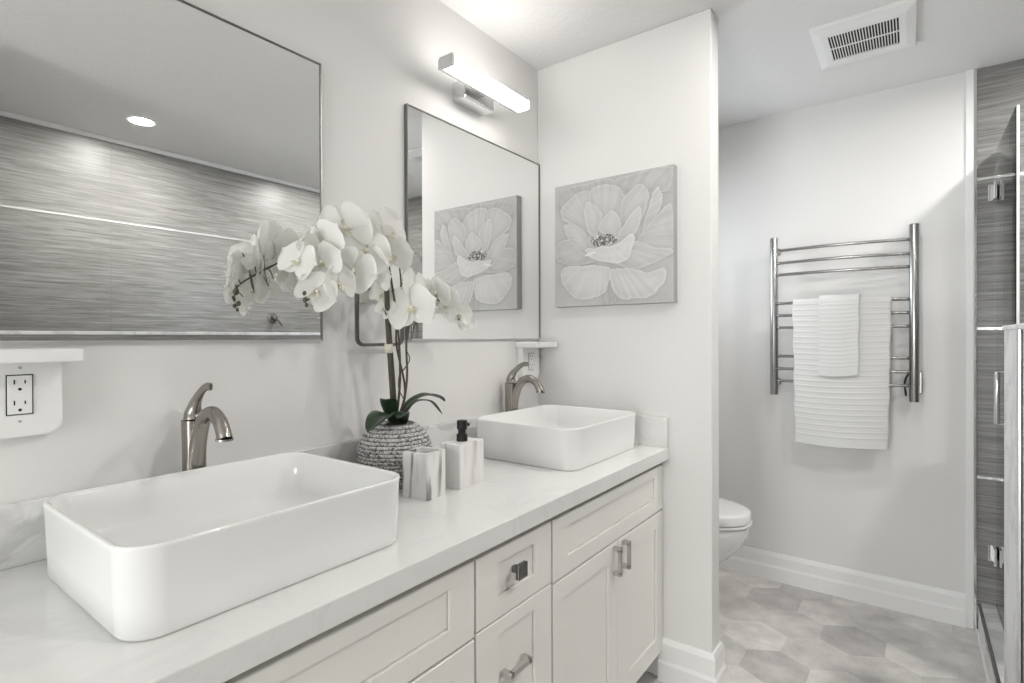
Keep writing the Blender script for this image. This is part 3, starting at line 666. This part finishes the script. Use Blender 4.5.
leaf([(0.130, 1.045, 1.035), (0.125, 1.10, 1.085), (0.125, 1.17, 1.085), (0.125, 1.225, 1.040)], 0.009, 0.3)
# blossoms
def petal(bm, ang, L, Wd, cup, z0, k, ruffle=0.04, back=0.0):
    nu, nv = 9, 8; rows = []; rn = random.Random(k)
    ph = rn.random()*6
    for i in range(nu+1):
        s = i/nu; wp = Wd*(math.sin(PI*min(1, (s*0.94+0.05))**0.85)**0.55) if s < 1 else Wd*0.12
        row = []
        for j in range(nv+1):
            q = -1+2*j/nv; x = 0.10*L+L*0.9*s-0.10*L*q*q*s; y = wp*q
            z = z0+cup*L*(s*s)-back*s*L+0.12*abs(q)**2*Wd*(1 if cup > 0 else -0.6)+ruffle*L*math.sin(4*q+ph+3*s)*s
            row.append((x*math.cos(ang)-y*math.sin(ang), x*math.sin(ang)+y*math.cos(ang), z))
        rows.append(row)
    loft(bm, rows, False, False, closed=False)
def blossom_meshes(k):
    bm = B()
    for a, L, Wd in ((90, 0.52, 0.24), (215, 0.52, 0.23), (325, 0.52, 0.23)): petal(bm, R(a+random.uniform(-4, 4)), L, Wd, 0.05, -0.02, k*10+a, back=0.05)
    for a in (12, 168): petal(bm, R(a+random.uniform(-5, 5)), 0.56, 0.47, 0.10, 0.02, k*20+a, 0.05)
    me = bpy.data.meshes.new('blossom'); bmesh.ops.recalc_face_normals(bm, faces=bm.faces); bm.to_mesh(me); bm.free(); me.materials.append(M['petal'])
    bm = B()
    petal(bm, R(270), 0.20, 0.07, 0.9, 0.03, k+5); petal(bm, R(230), 0.13, 0.05, 1.2, 0.03, k+6); petal(bm, R(310), 0.13, 0.05, 1.2, 0.03, k+7)
    q = B(); bmesh.ops.create_uvsphere(q, u_segments=8, v_segments=6, radius=0.05); merge(bm, q, Matrix.Translation((0, 0.02, 0.08)))
    for f in bm.faces: f.smooth = True
    m2 = bpy.data.meshes.new('lip'); bm.to_mesh(m2); bm.free(); m2.materials.append(M['lip'])
    return me, m2
BM = [blossom_meshes(k) for k in range(4)]
FL = [(0.170,0.833,1.550,0.120), (0.150,0.974,1.564,0.125), (0.170,0.782,1.508,0.101), (0.200,0.868,1.494,0.120), (0.150,1.006,1.508,0.098), (0.200,0.831,1.445,0.108), (0.190,0.754,1.453,0.093), (0.170,0.707,1.454,0.087), (0.190,0.738,1.388,0.087), (0.150,0.730,1.501,0.074), (0.170,0.923,1.444,0.093), (0.210,0.784,1.406,0.084), (0.200,1.029,1.357,0.126), (0.170,1.061,1.425,0.089), (0.130,0.983,1.399,0.063), (0.170,1.153,1.408,0.093), (0.180,1.194,1.380,0.088), (0.180,1.248,1.349,0.071), (0.180,1.280,1.324,0.052), (0.140,0.988,1.358,0.057), (0.150,1.123,1.390,0.092), (0.160,0.880,1.545,0.105), (0.190,0.900,1.470,0.100), (0.155,0.960,1.535,0.09), (0.165,0.760,1.480,0.085), (0.175,0.800,1.425,0.085)]
rn = random.Random(5)
for i, (x, y, z, d) in enumerate(FL):
    me, m2 = BM[i % 4]
    o = bpy.data.objects.new('blossom', me); C.objects.link(o); o.parent = orch
    yaw = rn.uniform(-35, 45); tilt = rn.uniform(-25, 20)
    if i == 9: yaw = 80
    dirv = Matrix.Rotation(R(-40+yaw), 3, 'Z') @ Vector((1, 0, 0)); dirv.z = math.sin(R(tilt)); dirv.normalize()
    zax = dirv; xax = Vector((0, 0, 1)).cross(zax).normalized(); yax = zax.cross(xax)
    mt = Matrix((xax, yax, zax)).transposed().to_4x4() @ Matrix.Rotation(R(rn.uniform(-35, 35)), 4, 'Z')
    d *= 1.05
    o.matrix_local = Matrix.Translation(Vector((x, y, z))-OC) @ mt @ Matrix.Diagonal((d, d, d, 1))
    l = bpy.data.objects.new('lip', m2); C.objects.link(l); l.parent = o
    # short stalk from the nearest point of a main stem
    best = min((catmull(s1, 6)+catmull(s2, 6)+catmull(s3, 6)), key=lambda q: (q-Vector((x, y, z))).length)
    if (best-Vector((x, y, z))).length > 0.01:
        p1 = Vector((x, y, z))-dirv*0.012; obj('flower_stalk', tube(B(), [best-OC, (best+p1)/2+Vector((0, 0, 0.006))-OC, p1-OC], 0.0014, 6, 4), M['stem'], orch)

# ---------------------------------------------------------------- towel warmer
YT = 3.005; XL, XRR = 0.741, 1.314
def bow(x): s = (x-XL)/(XRR-XL); return YT-0.040*math.sin(PI*max(0, min(1, s)))
t = thing('towel_warmer', 'wall-mounted polished steel heated towel rail with curved bars', 'towel rail', ((XL+XRR)/2, YF, 0.985))
ox, oy, oz = (XL+XRR)/2, YF, 0.985
for x in (XL, XRR):
    bm = B(); tube(bm, [(x-ox, YT-oy, 0.0), (x-ox, YT-oy, 0.004), (x-ox, YT-oy, 0.791), (x-ox, YT-oy, 0.795)], [(0.016, 0.020), (0.0165, 0.021), (0.0165, 0.021), (0.016, 0.020)], 24, up=(0, 1, 0)) if False else None
    bm.free(); bm = B()
    rg = []
    for z, s in ((0, 0.93), (0.003, 1), (0.792, 1), (0.795, 0.93)): rg.append([(x-ox+0.019*s*math.cos(2*PI*k/24), YT-oy+0.019*s*math.sin(2*PI*k/24), z) for k in range(24)])
    loft(bm, rg); obj('upright', bm, M['steel'], t, autosmooth=50)
    for z in (0.06, 0.735):
        bm = B(); tube(bm, [(x-ox, YT-oy+0.01, z), (x-ox, -0.004, z)], 0.010, 14); tube(bm, [(x-ox, -0.006, z), (x-ox, 0.0, z)], 0.020, 18); obj('wall_bracket', bm, M['chrome'], t, autosmooth=50)
BZ = (1.713, 1.650, 1.591, 1.446, 1.385, 1.324, 1.181, 1.118, 1.057)
for z in BZ:
    obj('heating_bar', tube(B(), [(XL+(XRR-XL)*i/20-ox, bow(XL+(XRR-XL)*i/20)-oy, z-oz) for i in range(21)], 0.0075, 12), M['steel'], t)
cb = obj('control_box', box(XRR-ox-0.010, XRR-ox+0.030, -0.062, -0.001, 0.035, 0.135, bev=0.004), M['nickel'], t)
obj('power_cord', tube(B(), [(XRR-ox-0.03, -0.03, 0.02), (XRR-ox-0.035, -0.02, 0.08), (XRR-ox-0.02, -0.03, 0.12), (XRR-ox+0.01, -0.03, 0.12)], 0.004, 8, 6), M['black'], cb)

# ---------------------------------------------------------------- towels draped over the fourth bar
def towel(name, label, x0, x1, zf, zb, off, rib, amp, group, flare=0.0):
    zt = BZ[3]; r = 0.0085+off; nx = 48
    prof = []
    nb = int((zt-zb)/0.003); nf = int((zt-zf)/0.003)
    L = 0
    for i in range(nb+1): prof.append((r, zb+(zt-zb)*i/nb))
    for k in range(1, 12): a = PI*k/12; prof.append((r*math.cos(a), zt+r*math.sin(a)))
    for i in range(nf+1): prof.append((-r, zt-(zt-zf)*i/nf))
    acc = [0]
    for a, b_ in zip(prof, prof[1:]): acc.append(acc[-1]+math.dist(a, b_))
    tot = acc[-1]; bm = B(); rows = []
    for (dy, z), s in zip(prof, acc):
        row = []
        endd = min(s, tot-s)
        ribv = 0 if endd < 0.028 else amp*(max(0, math.cos(2*PI*s/rib))**7)
        for i in range(nx+1):
            u = i/nx; x = x0+(x1-x0)*u; dn = max(0, zt-z); sg = -1 if dy < 0 else 1
            wob = 0.0035*math.sin(9*u+1.3*dn*6)*min(1, dn*4)+0.004*math.sin(4*u+2)*min(1, dn*3)
            xx = x+(0.012*dn*(0.5-u))*flare+0.002*math.sin(s*40)
            yy = bow(x)+dy+sg*ribv*0.9+wob*(0.6)-(0.022*dn if sg < 0 else -0.0)
            zz = z-(0.008*math.sin(3*u+0.5))*(1 if dn > 0.2 else dn*5)
            row.append((xx-(x0+x1)/2, yy-YT, zz-zt))
        rows.append(row)
    loft(bm, rows, False, False, closed=False)
    o = obj(name, bm, M['terry'], None); o.location = ((x0+x1)/2, YT, zt)
    md = o.modifiers.new('thick', 'SOLIDIFY'); md.thickness = 0.0055; md.offset = 0
    tag(o, label, 'towel', group)
towel('bath_towel', 'large white ribbed bath towel hanging on the towel rail', 0.832, 1.232, 0.765, 0.795, 0.005, 0.026, 0.0042, 'white ribbed towels', 3.0)
towel('hand_towel', 'small white ribbed hand towel laid over the larger bath towel', 0.948, 1.112, 1.098, 1.13, 0.0190, 0.019, 0.0032, 'white ribbed towels', 1.0)

# ---------------------------------------------------------------- toilet
t = thing('toilet', 'white toilet with thick closed lid, half hidden behind the partition wall', 'toilet', (0.0, 2.56, 0))
def oval(L0, L1, hw, z, n=40, dz=0, pw_=0.85):
    """elongated D outline: straight back at x=L0, round nose at x=L1"""
    pts = []; mid = L0+(L1-L0)*0.42
    for k in range(n):
        a = 2*PI*k/n; c, s = math.cos(a), math.sin(a)
        x = mid+(L1-mid)*c if c > 0 else mid+(mid-L0)*math.copysign(abs(c)**0.6, c)
        y = hw*math.copysign(abs(s)**(pw_ if c > 0 else 0.55), s)
        pts.append((x, y, z+dz*(x-L0)))
    return pts
bm = B()
loft(bm, [oval(0.17, 0.50, 0.11, 0.0), oval(0.17, 0.50, 0.112, 0.03), oval(0.17, 0.51, 0.115, 0.12), oval(0.17, 0.55, 0.128, 0.20), oval(0.18, 0.635, 0.150, 0.270), oval(0.19, 0.695, 0.172, 0.335), oval(0.20, 0.717, 0.182, 0.390), oval(0.20, 0.722, 0.185, 0.428), oval(0.21, 0.715, 0.180, 0.432)])
obj('bowl', bm, M['porcelain'], t, autosmooth=60)
bm = B(); loft(bm, [oval(0.21, 0.722, 0.184, 0.434), oval(0.205, 0.731, 0.188, 0.437), oval(0.205, 0.731, 0.188, 0.443), oval(0.21, 0.722, 0.184, 0.446)])
obj('seat', bm, M['porcelain'], t, autosmooth=60)
bm = B(); loft(bm, [oval(0.20, 0.722, 0.186, 0.449), oval(0.195, 0.727, 0.189, 0.452), oval(0.195, 0.726, 0.189, 0.486), oval(0.197, 0.722, 0.187, 0.490), oval(0.21, 0.70, 0.175, 0.494), oval(0.27, 0.60, 0.11, 0.499)])
obj('lid', bm, M['porcelain'], t, autosmooth=50)
bm = B(); loft(bm, [rrect(0.17, 0.36, 0.03, 0.40, 0.105), rrect(0.185, 0.40, 0.035, 0.74, 0.105)]); bx(bm, 0.03, 0.20, -0.13, 0.13, 0.30, 0.41, bev=0.01)
obj('tank', bm, M['porcelain'], t, autosmooth=50)
bm = B(); loft(bm, [rrect(0.20, 0.42, 0.035, 0.741, 0.105), rrect(0.20, 0.42, 0.035, 0.765, 0.105), rrect(0.185, 0.405, 0.03, 0.772, 0.105)])
tk = obj('tank_lid', bm, M['porcelain'], t, autosmooth=50)
bm = B(); lathe(bm, [(0.022, 0.772), (0.022, 0.777), (0.018, 0.779)], 0.105, 0, 20); obj('flush_button', bm, M['chrome'], tk)
